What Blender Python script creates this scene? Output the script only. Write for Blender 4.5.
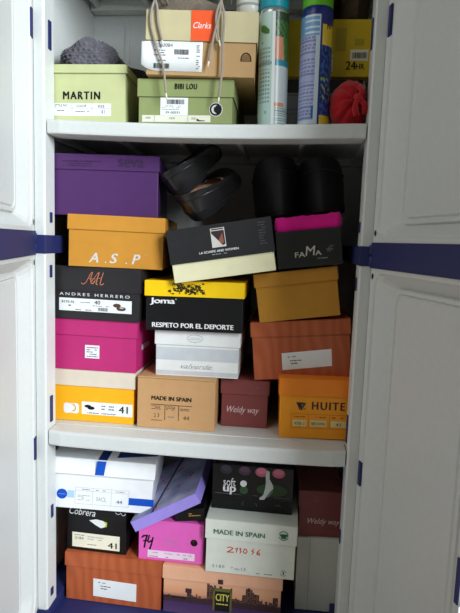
import bpy, bmesh, math, random
from mathutils import Vector, Matrix, noise
random.seed(4)
S = bpy.context.scene
COL = S.collection
for o in list(bpy.data.objects): bpy.data.objects.remove(o)

# ---------------------------------------------------------------- camera, world, lights, exposure
F_PX = 536.36
cam_d = bpy.data.cameras.new('camera'); cam = bpy.data.objects.new('camera', cam_d); COL.objects.link(cam)
cam_d.sensor_fit = 'HORIZONTAL'; cam_d.sensor_width = 36.0; cam_d.lens = 36.0*F_PX/460.0; cam_d.clip_start = .02
YAW, PITCH, ROLL = 0.100844502, 0.12151033, 0.035568413
right = Vector((math.cos(YAW), math.sin(YAW), 0)); fwd = Vector((-math.sin(YAW), math.cos(YAW), 0)); up = Vector((0,0,1))
f2 = fwd*math.cos(PITCH) - up*math.sin(PITCH); u2 = up*math.cos(PITCH) + fwd*math.sin(PITCH)
r3 = right*math.cos(ROLL) + u2*math.sin(ROLL); u3 = u2*math.cos(ROLL) - right*math.sin(ROLL)
cm = Matrix((r3, u3, -f2)).transposed().to_4x4(); cm.translation = Vector((0.18244733, -1.10658693, 0.95))
cam.matrix_world = cm
S.camera = cam

w = bpy.data.worlds.new('world'); S.world = w; w.use_nodes = True
w.node_tree.nodes['Background'].inputs[0].default_value = (0.92, 0.97, 0.94, 1)
w.node_tree.nodes['Background'].inputs[1].default_value = 0.095

def area(name, loc, target, sx, sy, power, color):
    d = bpy.data.lights.new(name, 'AREA'); d.shape = 'RECTANGLE'; d.size = sx; d.size_y = sy; d.energy = power; d.color = color
    o = bpy.data.objects.new(name, d); COL.objects.link(o); o.location = loc
    o.rotation_euler = (Vector(target)-Vector(loc)).to_track_quat('-Z', 'Y').to_euler()
    return o
area('window_daylight', (2.02, -2.05, 1.95), (-.3, 0, .8), 1.1, 1.4, 160, (0.86, 0.94, 1.0))
area('overhead_fill', (-1.0, -1.5, 2.45), (.2, 0, .9), 1.0, 1.0, 8, (1.0, 0.98, 0.90))  # added fill from above to brighten the right door, no actual lamp
S.view_settings.view_transform = 'Standard'; S.view_settings.look = 'None'
S.view_settings.exposure = 0.0; S.view_settings.gamma = 1.0

# ---------------------------------------------------------------- helpers
def lin(c):
    c = c/255.0
    return c/12.92 if c <= .04045 else ((c+.055)/1.055)**2.4
MATS = {}; KEEP = set()
def mat(name, rgb, rough=.6, spec=.4, var=.06, bump=0.0, scale=40, metal=0, coat=0, sheen=0):
    if name in MATS: return MATS[name]
    m = bpy.data.materials.new(name); m.use_nodes = True; nt = m.node_tree; b = nt.nodes['Principled BSDF']
    c = tuple(lin(x) for x in rgb)
    tc = nt.nodes.new('ShaderNodeTexCoord'); nz = nt.nodes.new('ShaderNodeTexNoise')
    nz.inputs['Scale'].default_value = scale; nz.inputs['Detail'].default_value = 4
    nt.links.new(tc.outputs['Object'], nz.inputs['Vector'])
    rp = nt.nodes.new('ShaderNodeValToRGB'); rp.color_ramp.elements[0].position = .3; rp.color_ramp.elements[1].position = .7
    rp.color_ramp.elements[0].color = tuple(x*(1-var) for x in c)+(1,); rp.color_ramp.elements[1].color = tuple(min(1, x*(1+var)) for x in c)+(1,)
    nt.links.new(nz.outputs[0], rp.inputs[0]); nt.links.new(rp.outputs[0], b.inputs['Base Color'])
    b.inputs['Roughness'].default_value = rough; b.inputs['Specular IOR Level'].default_value = spec; b.inputs['Metallic'].default_value = metal
    b.inputs['Coat Weight'].default_value = coat; b.inputs['Sheen Weight'].default_value = sheen
    if bump:
        bp = nt.nodes.new('ShaderNodeBump'); bp.inputs['Strength'].default_value = bump; bp.inputs['Distance'].default_value = .002
        nt.links.new(nz.outputs[0], bp.inputs['Height']); nt.links.new(bp.outputs[0], b.inputs['Normal'])
    MATS[name] = m; return m
def wood_mat():
    m = bpy.data.materials.new('printed_wood'); m.use_nodes = True; nt = m.node_tree; b = nt.nodes['Principled BSDF']
    tc = nt.nodes.new('ShaderNodeTexCoord'); mp = nt.nodes.new('ShaderNodeMapping'); mp.inputs['Scale'].default_value = (1, 1, .30)
    wv = nt.nodes.new('ShaderNodeTexWave'); wv.wave_type = 'RINGS'; wv.rings_direction = 'Y'
    wv.inputs['Scale'].default_value = 13; wv.inputs['Distortion'].default_value = 7; wv.inputs['Detail'].default_value = 3; wv.inputs['Detail Scale'].default_value = 1.2
    nt.links.new(tc.outputs['Object'], mp.inputs[0]); nt.links.new(mp.outputs[0], wv.inputs[0])
    rp = nt.nodes.new('ShaderNodeValToRGB')
    rp.color_ramp.elements[0].color = (lin(176), lin(86), lin(48), 1); rp.color_ramp.elements[1].color = (lin(190), lin(98), lin(57), 1)
    nt.links.new(wv.outputs[0], rp.inputs[0]); nt.links.new(rp.outputs[0], b.inputs['Base Color']); b.inputs['Roughness'].default_value = .45
    MATS['wood'] = m; return m
def gradient_mat(name, stops, z0, z1, rough=.35, blotch=.0):
    # printed artwork whose ink colour changes with height on the carton
    m = bpy.data.materials.new(name); m.use_nodes = True; nt = m.node_tree; b = nt.nodes['Principled BSDF']
    tc = nt.nodes.new('ShaderNodeTexCoord'); sp = nt.nodes.new('ShaderNodeSeparateXYZ'); mr = nt.nodes.new('ShaderNodeMapRange')
    mr.inputs['From Min'].default_value = z0; mr.inputs['From Max'].default_value = z1
    nz = nt.nodes.new('ShaderNodeTexNoise'); nz.inputs['Scale'].default_value = 18; ad = nt.nodes.new('ShaderNodeMath'); ad.operation = 'MULTIPLY_ADD'
    nt.links.new(tc.outputs['Object'], sp.inputs[0]); nt.links.new(sp.outputs['Z'], mr.inputs[0]); nt.links.new(tc.outputs['Object'], nz.inputs[0])
    nt.links.new(nz.outputs[0], ad.inputs[0]); ad.inputs[1].default_value = blotch; nt.links.new(mr.outputs[0], ad.inputs[2])
    rp = nt.nodes.new('ShaderNodeValToRGB')
    while len(rp.color_ramp.elements) < len(stops): rp.color_ramp.elements.new(.5)
    for e, (p, c) in zip(rp.color_ramp.elements, stops): e.position = p; e.color = tuple(lin(x) for x in c)+(1,)
    nt.links.new(ad.outputs[0], rp.inputs[0]); nt.links.new(rp.outputs[0], b.inputs['Base Color']); b.inputs['Roughness'].default_value = rough
    MATS[name] = m; return m
def print_mat(name, cols, scale=25, rough=.5):
    # printed photo pattern: blotches of several inks
    m = bpy.data.materials.new(name); m.use_nodes = True; nt = m.node_tree; b = nt.nodes['Principled BSDF']
    tc = nt.nodes.new('ShaderNodeTexCoord'); nz = nt.nodes.new('ShaderNodeTexNoise'); nz.inputs['Scale'].default_value = scale; nz.inputs['Detail'].default_value = 3
    rp = nt.nodes.new('ShaderNodeValToRGB'); n = len(cols)
    while len(rp.color_ramp.elements) < n: rp.color_ramp.elements.new(.5)
    for i, c in enumerate(cols): rp.color_ramp.elements[i].position = .3+.4*i/(n-1); rp.color_ramp.elements[i].color = tuple(lin(x) for x in c)+(1,)
    nt.links.new(tc.outputs['Object'], nz.inputs[0]); nt.links.new(nz.outputs[0], rp.inputs[0]); nt.links.new(rp.outputs[0], b.inputs['Base Color'])
    b.inputs['Roughness'].default_value = rough; MATS[name] = m; return m

def link_mesh(name, bm, m, parent=None, smooth=False, mats=None):
    me = bpy.data.meshes.new(name); bmesh.ops.recalc_face_normals(bm, faces=bm.faces[:]) if id(bm) not in KEEP else KEEP.discard(id(bm))
    bm.to_mesh(me); bm.free()
    if smooth:
        for p in me.polygons: p.use_smooth = True
    for q in (mats or [m]): me.materials.append(q)
    o = bpy.data.objects.new(name, me); COL.objects.link(o)
    if parent: o.parent = parent
    return o
def tag(o, label, cat, group=None):
    o['label'] = label; o['category'] = cat
    if group: o['group'] = group
    return o
def empty(name, label, cat, loc=(0,0,0), rot=(0,0,0), group=None):
    o = bpy.data.objects.new(name, None); COL.objects.link(o); o.location = loc; o.rotation_euler = rot; o.empty_display_size = .05
    return tag(o, label, cat, group)
def struct(o): o['kind'] = 'structure'; return o
def add_box(bm, x0, x1, y0, y1, z0, z1, bev=0):
    vs = [bm.verts.new(p) for p in ((x0,y0,z0),(x1,y0,z0),(x1,y1,z0),(x0,y1,z0),(x0,y0,z1),(x1,y0,z1),(x1,y1,z1),(x0,y1,z1))]
    fs = [bm.faces.new([vs[i] for i in f]) for f in ((0,3,2,1),(4,5,6,7),(0,1,5,4),(1,2,6,5),(2,3,7,6),(3,0,4,7))]
    if bev:
        es = list({e for f in fs for e in f.edges})
        bmesh.ops.bevel(bm, geom=es, offset=bev, segments=2, profile=.6, affect='EDGES')
def box(name, x0, x1, y0, y1, z0, z1, m, parent=None, bev=0):
    bm = bmesh.new(); add_box(bm, x0, x1, y0, y1, z0, z1, bev); return link_mesh(name, bm, m, parent)
def add_tube(bm, pts, r, n=8, cap=True):
    pts = [Vector(p) for p in pts]; rings = []; prev = None
    for i, p in enumerate(pts):
        t = (pts[min(i+1, len(pts)-1)]-pts[max(i-1, 0)]).normalized()
        a = (prev if prev else (Vector((0,1,0)) if abs(t.y) < .9 else Vector((1,0,0))))
        a = (a - t*a.dot(t)).normalized(); prev = a; b = t.cross(a)
        rr = r[i] if isinstance(r, (list, tuple)) else r
        rings.append([bm.verts.new(p + (a*math.cos(k*math.tau/n)+b*math.sin(k*math.tau/n))*rr) for k in range(n)])
    for A, B in zip(rings, rings[1:]):
        for k in range(n): bm.faces.new((A[k], A[(k+1)%n], B[(k+1)%n], B[k]))
    if cap: bm.faces.new(rings[0][::-1]); bm.faces.new(rings[-1])
def smooth_path(P, n=6):
    P = [Vector(p) for p in P]; out = []
    for i in range(len(P)-1):
        p0, p1, p2, p3 = P[max(i-1,0)], P[i], P[i+1], P[min(i+2,len(P)-1)]
        for k in range(n):
            t = k/n
            out.append(.5*((2*p1)+(p2-p0)*t+(2*p0-5*p1+4*p2-p3)*t*t+(3*p1-p0-3*p2+p3)*t**3))
    out.append(P[-1]); return out
def add_lathe(bm, prof, n=32, c=(0,0)):
    rings = [[bm.verts.new((c[0]+r*math.cos(k*math.tau/n), c[1]+r*math.sin(k*math.tau/n), z)) for k in range(n)] for r, z in prof]
    for A, B in zip(rings, rings[1:]):
        for k in range(n): bm.faces.new((A[k], A[(k+1)%n], B[(k+1)%n], B[k]))
    bm.faces.new(rings[0][::-1]); bm.faces.new(rings[-1])
# ---- flat ink on a face that looks towards -Y; x,z in the box's own frame
def poly(bm, pts, y):
    f = bm.faces.new([bm.verts.new((p[0], y, p[1])) for p in pts])
    f.normal_update()
    if f.normal.y > 0: f.normal_flip()
def ink(name, parent, m, polys, y):
    bm = bmesh.new(); KEEP.add(id(bm))
    for p in polys: poly(bm, p, y)
    return link_mesh(name, bm, m, parent)
def rect(u0, v0, u1, v1): return [(u0,v0),(u1,v0),(u1,v1),(u0,v1)]
def disc(cx, cz, rx, rz=None, n=24, a0=0, a1=math.tau):
    rz = rz or rx; full = abs(a1-a0-math.tau) < 1e-6
    return [(cx+rx*math.cos(a0+(a1-a0)*k/(n if full else n-1)), cz+rz*math.sin(a0+(a1-a0)*k/(n if full else n-1))) for k in range(n)]
def stroke(pts, wd):
    out = []
    for (a, b) in zip(pts, pts[1:]):
        d = Vector((b[0]-a[0], b[1]-a[1])); L = d.length or 1e-6; d /= L; nx, nz = -d.y*wd/2, d.x*wd/2; e = d*wd*.3
        out.append([(a[0]+nx-e.x,a[1]+nz-e.y),(a[0]-nx-e.x,a[1]-nz-e.y),(b[0]-nx+e.x,b[1]-nz+e.y),(b[0]+nx+e.x,b[1]+nz+e.y)])
    return out
def ringpoly(cx, cz, rx, rz, wd, n=24, a0=0, a1=math.tau):
    return stroke([(cx+rx*math.cos(a0+(a1-a0)*k/n), cz+rz*math.sin(a0+(a1-a0)*k/n)) for k in range(n+1)], wd)
def lettering(parent, s, u0, v0, u1, v1, m, y, shear=0, bold=0, slope=0, spacing=1.0, name='lettering'):
    cu = bpy.data.curves.new('t', 'FONT'); cu.body = s; cu.size = 1; cu.shear = shear; cu.offset = 0; cu.space_character = spacing; cu.resolution_u = 3
    to = bpy.data.objects.new('t', cu); COL.objects.link(to)
    dg = bpy.context.evaluated_depsgraph_get(); me = bpy.data.meshes.new_from_object(to.evaluated_get(dg))
    bpy.data.objects.remove(to)
    xs = [v.co.x for v in me.vertices]; ys = [v.co.y for v in me.vertices]
    x0, x1, y0, y1 = min(xs), max(xs), min(ys), max(ys)
    for v in me.vertices:
        fx = (v.co.x-x0)/(x1-x0); fz = (v.co.y-y0)/(y1-y0)
        v.co = (u0+fx*(u1-u0), y, v0+fz*(v1-v0)+slope*fx)
    if bold > .003:      # heavier strokes: the same glyphs laid again a hair to either side
        bm = bmesh.new()
        for k in (-1, 0, 1):
            n0 = len(bm.verts); bm.from_mesh(me); bm.verts.ensure_lookup_table()
            for v in bm.verts[n0:]: v.co.x += k*bold*1.3*(v1-v0); v.co.z += k*bold*.5*(v1-v0); v.co.y -= .00012*(k+1)
        bm.to_mesh(me); bm.free()
    me.materials.clear(); me.materials.append(m); me.name = name
    o = bpy.data.objects.new(name, me); COL.objects.link(o); o.parent = parent; return o
def small_print(parent, u0, v0, u1, v1, rows, m, y, seed=1, slope=0):
    r = random.Random(seed); P = []; h = (v1-v0)/rows
    for k in range(rows):
        u = u0; z = v1-(k+.75)*h
        while u < u1-.002:
            L = min(r.uniform(.002, .009), u1-u)
            if r.random() > .18:
                s0 = slope*(u-u0)/(u1-u0)
                P.append(rect(u, z+s0, u+L, z+s0+h*.42))
            u += L+.0012
    return ink('small_print', parent, m, P, y) if P else None
def barcode(parent, u0, v0, u1, v1, m, y, seed=1):
    r = random.Random(seed); P = []; u = u0
    while u < u1:
        L = r.uniform(.0005, .0014); P.append(rect(u, v0, u+L, v1)); u += L+r.uniform(.0005, .0012)
    return ink('barcode', parent, m, P, y)
def sticker(parent, u0, v0, u1, v1, m, slope=0, y=None, name='paper_label'):
    y = -.0004 if y is None else y
    bm = bmesh.new(); a = [(u0,v0),(u1,v0+slope),(u1,v1+slope),(u0,v1)]
    f = [bm.verts.new((p[0], y-.0003, p[1])) for p in a]; b = [bm.verts.new((p[0], y+.0002, p[1])) for p in a]
    bm.faces.new(f); bm.faces.new(b[::-1])
    for i in range(4): bm.faces.new((f[i], b[i], b[(i+1)%4], f[(i+1)%4]))
    return link_mesh(name, bm, m, parent)

# ---------------------------------------------------------------- materials
PL = mat('white_plastic', (212, 214, 211), .42, .4, .02, .05, 90)
BL = mat('navy_plastic', (30, 38, 92), .6, .5, .05, .05, 60)
WHITE = mat('white_paper', (238, 240, 240), .55, .3, .02)
INK = mat('black_ink', (22, 22, 24), .6, .2, .0)
GREYINK = mat('grey_ink', (120, 122, 126), .6, .2, .0)
LGREY = mat('light_grey_ink', (186, 190, 194), .6, .2, .0)
WINK = mat('white_ink', (236, 236, 236), .5, .3, .0)
SILV = mat('silver_ink', (212, 208, 200), .45, .4, .0)
REDINK = mat('red_ink', (225, 75, 60), .6, .2, .0)
GREENINK = mat('green_ink', (40, 110, 75), .6, .2, .0)
BLUEINK = mat('blue_ink', (15, 80, 190), .5, .3, .0)
wood_mat()

# ---------------------------------------------------------------- room
struct(box('floor', -1.5, 2.6, -2.6, .9, -.05, 0, mat('tiled_floor', (150, 140, 128), .5, .4, .15, 0, 6)))
struct(box('wall_back', -1.5, 2.6, .62, .72, 0, 2.6, mat('painted_wall', (205, 205, 200), .8, .2, .03)))

# ---------------------------------------------------------------- cabinet
CAB = empty('storage_cabinet', 'white plastic storage cabinet with navy bands, both doors open, full of shoe boxes', 'cabinet')
ZS1, ZS2, ZF = 1.190, .517, .060
def side_panel(sg):
    bm = bmesh.new()
    pr = [(.330,.0015),(.3335,-.002),(.3525,-.002),(.3545,0),(.3545,.006),(.392,.006),(.392,.43),(.378,.43),(.378,.048),(.330,.045)]
    a = [bm.verts.new((sg*x, y, .0)) for x, y in pr]; b = [bm.verts.new((sg*x, y, 1.80)) for x, y in pr]
    n = len(pr)
    for i in range(n): bm.faces.new((a[i], a[(i+1)%n], b[(i+1)%n], b[i]))
    bm.faces.new(a[::-1]); bm.faces.new(b)
    o = link_mesh('side_panel', bm, PL, CAB)
    for z0, z1, y0, y1 in ((1.333,1.390,.016,.029),(.976,.998,.020,.030),(.857,.884,.018,.028),(.530,.590,.016,.028),(.108,.126,.014,.026),(.300,.33,.018,.028)):
        b2 = bmesh.new(); add_box(b2, sg*.3275 if sg>0 else -.331, .331 if sg>0 else -.3275, y0, y1, z0, z1, .0008)
        link_mesh('shelf_clip', b2, BL, o)
    return o
for sg in (-1, 1): side_panel(sg)
bm = bmesh.new(); add_box(bm, -.378, .378, .42, .43, 0, 1.8)
for k in range(1, 8): add_box(bm, -.378+k*.0945-.006, -.378+k*.0945+.006, .416, .421, .09, 1.78)
link_mesh('back_panel', bm, PL, CAB)
def shelf(z0, z1, sag):
    bm = bmesh.new(); N = 24
    # front lip: rounded nose, swept along X with a slight sag
    pr = [(.050,z1-.001),(.004,z1-.001),(.0010,z1-.003),(0,z1-.007),(0,z0+.004),(.001,z0+.001),(.004,z0),(.060,z0),(.060,z0+.006),(.062,z1-.012)]
    rings = []
    for i in range(N+1):
        x = -.3272+.6544*i/N; s = -sag*(1-(x/.3272)**2)
        rings.append([bm.verts.new((x, y+(.004 if i in (0, N) else 0)*(y < .01), z+s*(1 if y < .03 or z < z1-.015 else .2))) for y, z in pr])
    for A, B in zip(rings, rings[1:]):
        for k in range(len(pr)): bm.faces.new((A[k], A[(k+1)%len(pr)], B[(k+1)%len(pr)], B[k]))
    bm.faces.new(rings[0]); bm.faces.new(rings[-1][::-1])
    add_box(bm, -.374, .374, .049, .41, z1-.012, z1-.0003)
    for k in range(6): add_box(bm, -.36+k*.14, -.35+k*.14, .062, .40, z0+.006, z1-.011)
    add_box(bm, -.374, .374, .38, .41, z0, z1-.011)
    return link_mesh('shelf', bm, PL, CAB)
shelf(1.1600, ZS1, .006); shelf(.4815, ZS2, .004)
shelf(1.555, 1.590, .003)
def ring_band(z0, z1):
    bm = bmesh.new()
    for sg in (-1, 1):
        xs = sorted((sg*.3285, sg*.353)); add_box(bm, xs[0], xs[1], -.004, .40, z0, z1, .002)
        xs = sorted((sg*.353, sg*.3935)); add_box(bm, xs[0], xs[1], .004, .40, z0, z1)
    add_box(bm, -.3935, .3935, .40, .433, z0, z1)
    return link_mesh('band_frame', bm, BL, CAB)
ring_band(.909, .949)
bm = bmesh.new(); add_box(bm, -.396, .396, -.006, .435, 0, .0598, .003); 
for sg in (-1, 1):
    xs = sorted((sg*.327, sg*.396)); add_box(bm, xs[0], xs[1], -.005, .435, .058, .084, .002)
link_mesh('base', bm, BL, CAB)
box('top_panel', -.396, .396, -.004, .435, 1.80, 1.84, BL, CAB, .004)

# doors: local frame s along the door from the hinge, d depth towards the outside, z up
def door(sg, H, ang):
    fr = bpy.data.objects.new('cabinet_door', None)
    dx, dy = sg*math.sin(math.radians(ang)), -math.cos(math.radians(ang))   # door direction away from the hinge
    dx = dx if sg > 0 else -dx
    dv = Vector((dx, dy, 0)).normalized(); nv = Vector((-dv.y, dv.x, 0))*(1) if sg > 0 else Vector((dv.y, -dv.x, 0))
    if nv.x*sg < 0: nv = -nv
    P = lambda s, d, z: Vector((H[0], H[1], 0)) + dv*s + nv*d + Vector((0,0,z))
    L = .375
    def rr(s0, s1, z0, z1, r, d, n=5):
        pts = []
        for cx, cz, a in ((s1-r, z1-r, 0), (s0+r, z1-r, 90), (s0+r, z0+r, 180), (s1-r, z0+r, 270)):
            for k in range(n):
                t = math.radians(a+90*k/(n-1)); pts.append((cx+r*math.cos(t), d, cz+r*math.sin(t)))
        return pts
    bm = bmesh.new()
    zs = [(.088, .906), (.957, 1.765)]
    for z0, z1 in zs:
        loops = [rr(0, L, z0, z1, .003, .000), rr(.016, L-.016, z0+.008, z1-.008, .030, .001), rr(.018, L-.018, z0+.010, z1-.010, .032, .0045), rr(.024, L-.024, z0+.014, z1-.014, .036, .008),
                 rr(.052, L-.052, z0+.030, z1-.030, .024, .028), rr(.0545, L-.0545, z0+.033, z1-.033, .024, .0310), rr(.058, L-.058, z0+.036, z1-.036, .024, .0250), rr(.066, L-.066, z0+.042, z1-.042, .020, .0245),
                 rr(.069, L-.069, z0+.045, z1-.045, .020, .0285), rr(.073, L-.073, z0+.048, z1-.048, .018, .0250), rr(.080, L-.080, z0+.054, z1-.054, .015, .0250)]
        R = [[bm.verts.new(P(*p)) for p in lp] for lp in loops]; n = len(R[0])
        for A, B in zip(R, R[1:]):
            for k in range(n): bm.faces.new((A[k], A[(k+1)%n], B[(k+1)%n], B[k]))
        bm.faces.new(R[-1])
        o2 = [bm.verts.new(P(p[0], .036, p[2])) for p in loops[0]]
        for k in range(n): bm.faces.new((R[0][k], o2[k], o2[(k+1)%n], R[0][(k+1)%n]))
        bm.faces.new(o2[::-1])
    d = link_mesh('door', bm, PL, CAB)
    def slab(name, s0, s1, d0, d1, z0, z1, m, par, bev=.001):
        b = bmesh.new(); add_box(b, 0, 1, 0, 1, 0, 1)
        for v in b.verts: v.co = P(s0+(s1-s0)*v.co.x, d0+(d1-d0)*v.co.y, z0+(z1-z0)*v.co.z)
        if bev: bmesh.ops.bevel(b, geom=b.edges[:], offset=bev, segments=2, affect='EDGES')
        return link_mesh(name, b, m, par)
    slab('door_band', -.001, L+.002, -.003, .038, .9062, .9568, BL, d)
    for z0, z1 in ((1.344, 1.402), (.452, .505)):
        slab('hinge_clip', .004, .017, -.0015, .004, z0, z1, BL, d, .0012)
    for z0 in (.470,): slab('edge_clip', L-.014, L+.001, -.0015, .004, z0-.03, z0+.045, BL, d, .003)
    for z0 in (.890, .975):
        b = bmesh.new(); c = P(.009, -.0006, z0)
        vs = [b.verts.new(c + dv*.0040*math.cos(k*math.tau/12) + Vector((0,0,.0062*math.sin(k*math.tau/12)))) for k in range(12)]; b.faces.new(vs); KEEP.add(id(b))
        link_mesh('screw_hole', b, INK, d)
    for z0 in (.912, .934):  # two knuckles of the hinge joining door band and frame band
        b = bmesh.new(); add_lathe(b, [(.0055, z0), (.0065, z0+.001), (.0065, z0+.017), (.0055, z0+.018)], 16, (H[0]+sg*.000, H[1]-.004))
        link_mesh('hinge_knuckle', b, BL, d, True)
    return d
door(-1, (-.3535, -.0020), 15.58)
door(1, (.3530, -.0035), 15.17)
# ---- measured sizes and places of the boxes (x, y, z, yaw, tilt, width, height) in metres
BOX={
 'yellow':(-0.2504,0.0701,0.5173,-0.2,-0.2,0.1993,0.1222),
 'pink':(-0.2489,0.0710,0.6400,-0.3,-0.4,0.2022,0.1201),
 'herrero':(-0.2444,0.0620,0.7605,-0.4,-0.6,0.2111,0.1202),
 'asp':(-0.1963,0.0611,0.8811,7.0,-0.8,0.2151,0.1150),
 'purple':(-0.2277,0.0667,0.9956,8.0,0.4,0.2471,0.1329),
 'kraft':(-0.0521,0.0616,0.5172,-0.1,-0.1,0.1843,0.1201),
 'white':(-0.0097,0.0816,0.6375,0.5,0.2,0.1958,0.1071),
 'joma':(-0.0164,0.0637,0.7453,0.6,0.5,0.2234,0.1126),
 'burg':(0.1017,0.1059,0.5172,0.6,0.1,0.1127,0.1140),
 'huite':(0.2704,0.0604,0.5184,2.2,0.9,0.1754,0.1363),
 'wood2':(0.2319,0.0950,0.6452,0.2,5.3,0.2237,0.1335),
 'ochre':(0.2190,0.0900,0.7822,0.3,8.5,0.1855,0.1097),
 'sast':(0.0526,0.0400,0.8727,-0.0,9.8,0.2268,0.1146),
 'fama':(0.2359,0.0800,0.9004,0.1,7.2,0.1453,0.0804),
 'wood1':(-0.1988,0.0695,0.0604,-1.9,-0.2,0.2437,0.1235),
 'cob':(-0.2455,0.0845,0.1841,-1.5,-0.4,0.1540,0.1211),
 'whiteblue':(-0.2289,0.0660,0.3013,7.0,-3.3,0.2445,0.1256),
 'city':(0.0677,0.0614,0.0600,-1.1,-0.0,0.2846,0.1200),
 'vd':(-0.0587,0.0745,0.1836,-0.6,-0.0,0.1616,0.1009),
 'mis':(0.1317,0.0531,0.1801,-0.6,-0.1,0.2110,0.1308),
 'soft':(0.1282,0.1065,0.3110,-1.0,-0.1,0.1969,0.1128),
 'gray':(0.3146,0.1235,0.0605,0.9,0.7,0.0863,0.1882),
 'weldy2':(0.2940,0.1285,0.2487,2.2,0.6,0.1059,0.1164),
 'martin':(-0.2612,0.0489,1.1910,1.7,0.5,0.1777,0.1216),
 'bibi':(-0.0417,0.0320,1.1903,0.8,0.1,0.2016,0.0887),
 'clarks':(-0.0100,0.0168,1.2805,2.2,-0.9,0.2265,0.1254),
}
DECO={
 'yellow':{'blob':(0.0259,0.0152,0.0651,0.044), 'label':(0.0721,0.0165,0.194,0.05), 'pic':(0.0776,0.0265,0.1034,0.0448), '41':(0.1627,0.0287,0.1826,0.0458)},
 'pink':{'label':(0.0791,0.0281,0.1132,0.0603)},
 'herrero':{'AH':(0.0742,0.0795,0.126,0.1093), 'name':(0.0221,0.0568,0.1875,0.0548), 'label':(0.0208,0.0193,0.1911,0.0501), '40':(0.1044,0.0387,0.118,0.0484), 'pic':(0.1488,0.0259,0.1762,0.0414)},
 'asp':{'A':(0.0481,0.0078,0.0715,0.0335), 'S':(0.0944,0.009,0.1151,0.034), 'P':(0.1439,0.0088,0.1646,0.0327), 'd1':(0.0789,0.0093,0.0831,0.0133), 'd2':(0.1237,0.0099,0.1278,0.0139)},
 'purple':{'small':(0.0413,0.103,0.1278,0.121), 'seva':(0.1564,0.1067,0.2135,0.1283)},
 'kraft':{'mis':(0.0357,0.0608,0.1276,0.0763), 'tl':(0.0337,0.0088,0.1297,0.0566)},
 'burg':{'w':(0.0147,0.026,0.0925,0.0506), 'k':(0.0795,0.0912,0.0978,0.1055)},
 'huite':{'logo':(0.0384,0.0649,0.0611,0.0823), 'huite':(0.0738,0.0654,0.1479,0.0858), 'table':(0.0277,0.0239,0.1535,0.0562)},
 'white':{'oval':(0.0739,0.075,0.1119,0.0979), 'stripe':(0.0006,0.035,0.1929,0.0727), 'script':(0.0613,0.0168,0.1329,0.0324)},
 'joma':{'joma':(0.0126,0.0544,0.0737,0.0739), 'resp':(0.0174,0.0057,0.201,0.0214), 'splash':(0.0521,0.0763,0.1401,0.1124)},
 'sast':{'pic':(0.0938,0.0634,0.1309,0.1097), 'text':(0.0663,0.0547,0.1515,0.0534), 'vert':(0.1958,0.0569,0.2148,0.1095)},
 'fama':{'fa':(0.0413,0.0228,0.063,0.035), 'm':(0.0641,0.0254,0.0902,0.0476), 'a':(0.0855,0.0235,0.1004,0.0328), 'w2':(0.0897,0.0148,0.1144,0.019), 'cn':(0.1075,0.0272,0.1272,0.0424)},
 'wood2':{'label':(0.0675,0.0193,0.1795,0.0656)},
 'wood1':{'label':(0.0721,0.0113,0.1807,0.0646)},
 'cob':{'cob':(0.0064,0.0858,0.0791,0.1174), 'loop':(0.124,0.099,0.1497,0.1152), 'pic':(0.0586,0.0634,0.1045,0.0888), 'label':(0.0156,0.0052,0.1366,0.0502), '41':(0.1069,0.0109,0.1291,0.0284)},
 'whiteblue':{'rib':(0.0962,0.0895,0.1202,0.1457), 'dot':(0.0152,0.02,0.0372,0.0454), 'lb':(0.0384,0.024,0.0548,0.0404), 'table':(0.0579,0.0079,0.1788,0.0522), 'bar':(0.1815,0.0131,0.239,0.035)},
 'city':{'sign':(0.1222,0.0194,0.1677,0.0739), 'purple':(0.0055,-0.0114,0.2996,0.0456), 'sky1':(0.192,0.0313,0.2819,0.0908)},
 'vd':{'74':(0.0109,0.028,0.0375,0.0637), 'vd':(0.0618,0.0404,0.1004,0.0632), 'ball':(0.1277,0.0435,0.1462,0.0641), 'label':(0.025,0.0024,0.1391,0.0321)},
 'mis':{'mis':(0.0197,0.0905,0.1375,0.1155), 'logo':(0.1686,0.0965,0.1919,0.1194), 'red':(0.0515,0.0438,0.1298,0.0699), 'n1':(0.0166,0.0101,0.0483,0.022), 'n2':(0.0618,0.0062,0.0985,0.0252), 'n3':(0.1767,0.0056,0.195,0.023), 'n4':(0.1216,0.0028,0.1582,0.0129)},
 'soft':{'soft':(0.0289,0.0577,0.0588,0.0794), 'up':(0.0296,0.0388,0.0595,0.0606), 'dot':(0.0689,0.0587,0.0856,0.0774), 'dot2':(0.068,0.0403,0.089,0.0618), 'foot':(0.1137,0.0316,0.1481,0.1058), 'p1':(0.1031,0.0875,0.1344,0.113), 'p2':(0.1437,0.0857,0.1745,0.1139), 'g1':(0.1052,0.0393,0.1816,0.078), 'p0':(0.0625,0.0837,0.094,0.111), 'shelf':(0.0055,-0.0181,0.1914,0.0433)},
 'weldy2':{'w':(0.0223,0.0245,0.1013,0.0477)},
 'martin':{'martin':(0.0425,0.0454,0.1264,0.061), 'label':(0.0206,0.0108,0.1489,0.0378)},
 'bibi':{'bibi':(0.0797,0.0659,0.1253,0.0792), 'lab2':(0.0487,0.0159,0.1069,0.0516), 'lab1':(0.0083,0.0016,0.1547,0.0208), 'badge':(0.1516,0.0129,0.1795,0.0429)},
 'clarks':{'orange':(0.0923,0.0681,0.1417,0.1253), 'clarks':(0.0955,0.0866,0.1336,0.1037), 'label':(-0.004,0.0091,0.1169,0.0688), 'hole':(0.1946,0.0222,0.216,0.0478)},
}
PUMPS = [((-.056, .100, 1.042), (math.radians(38), math.radians(-22), math.radians(-26))), ((-.006, .062, .990), (math.radians(34), math.radians(-16), math.radians(-18)))]
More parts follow.
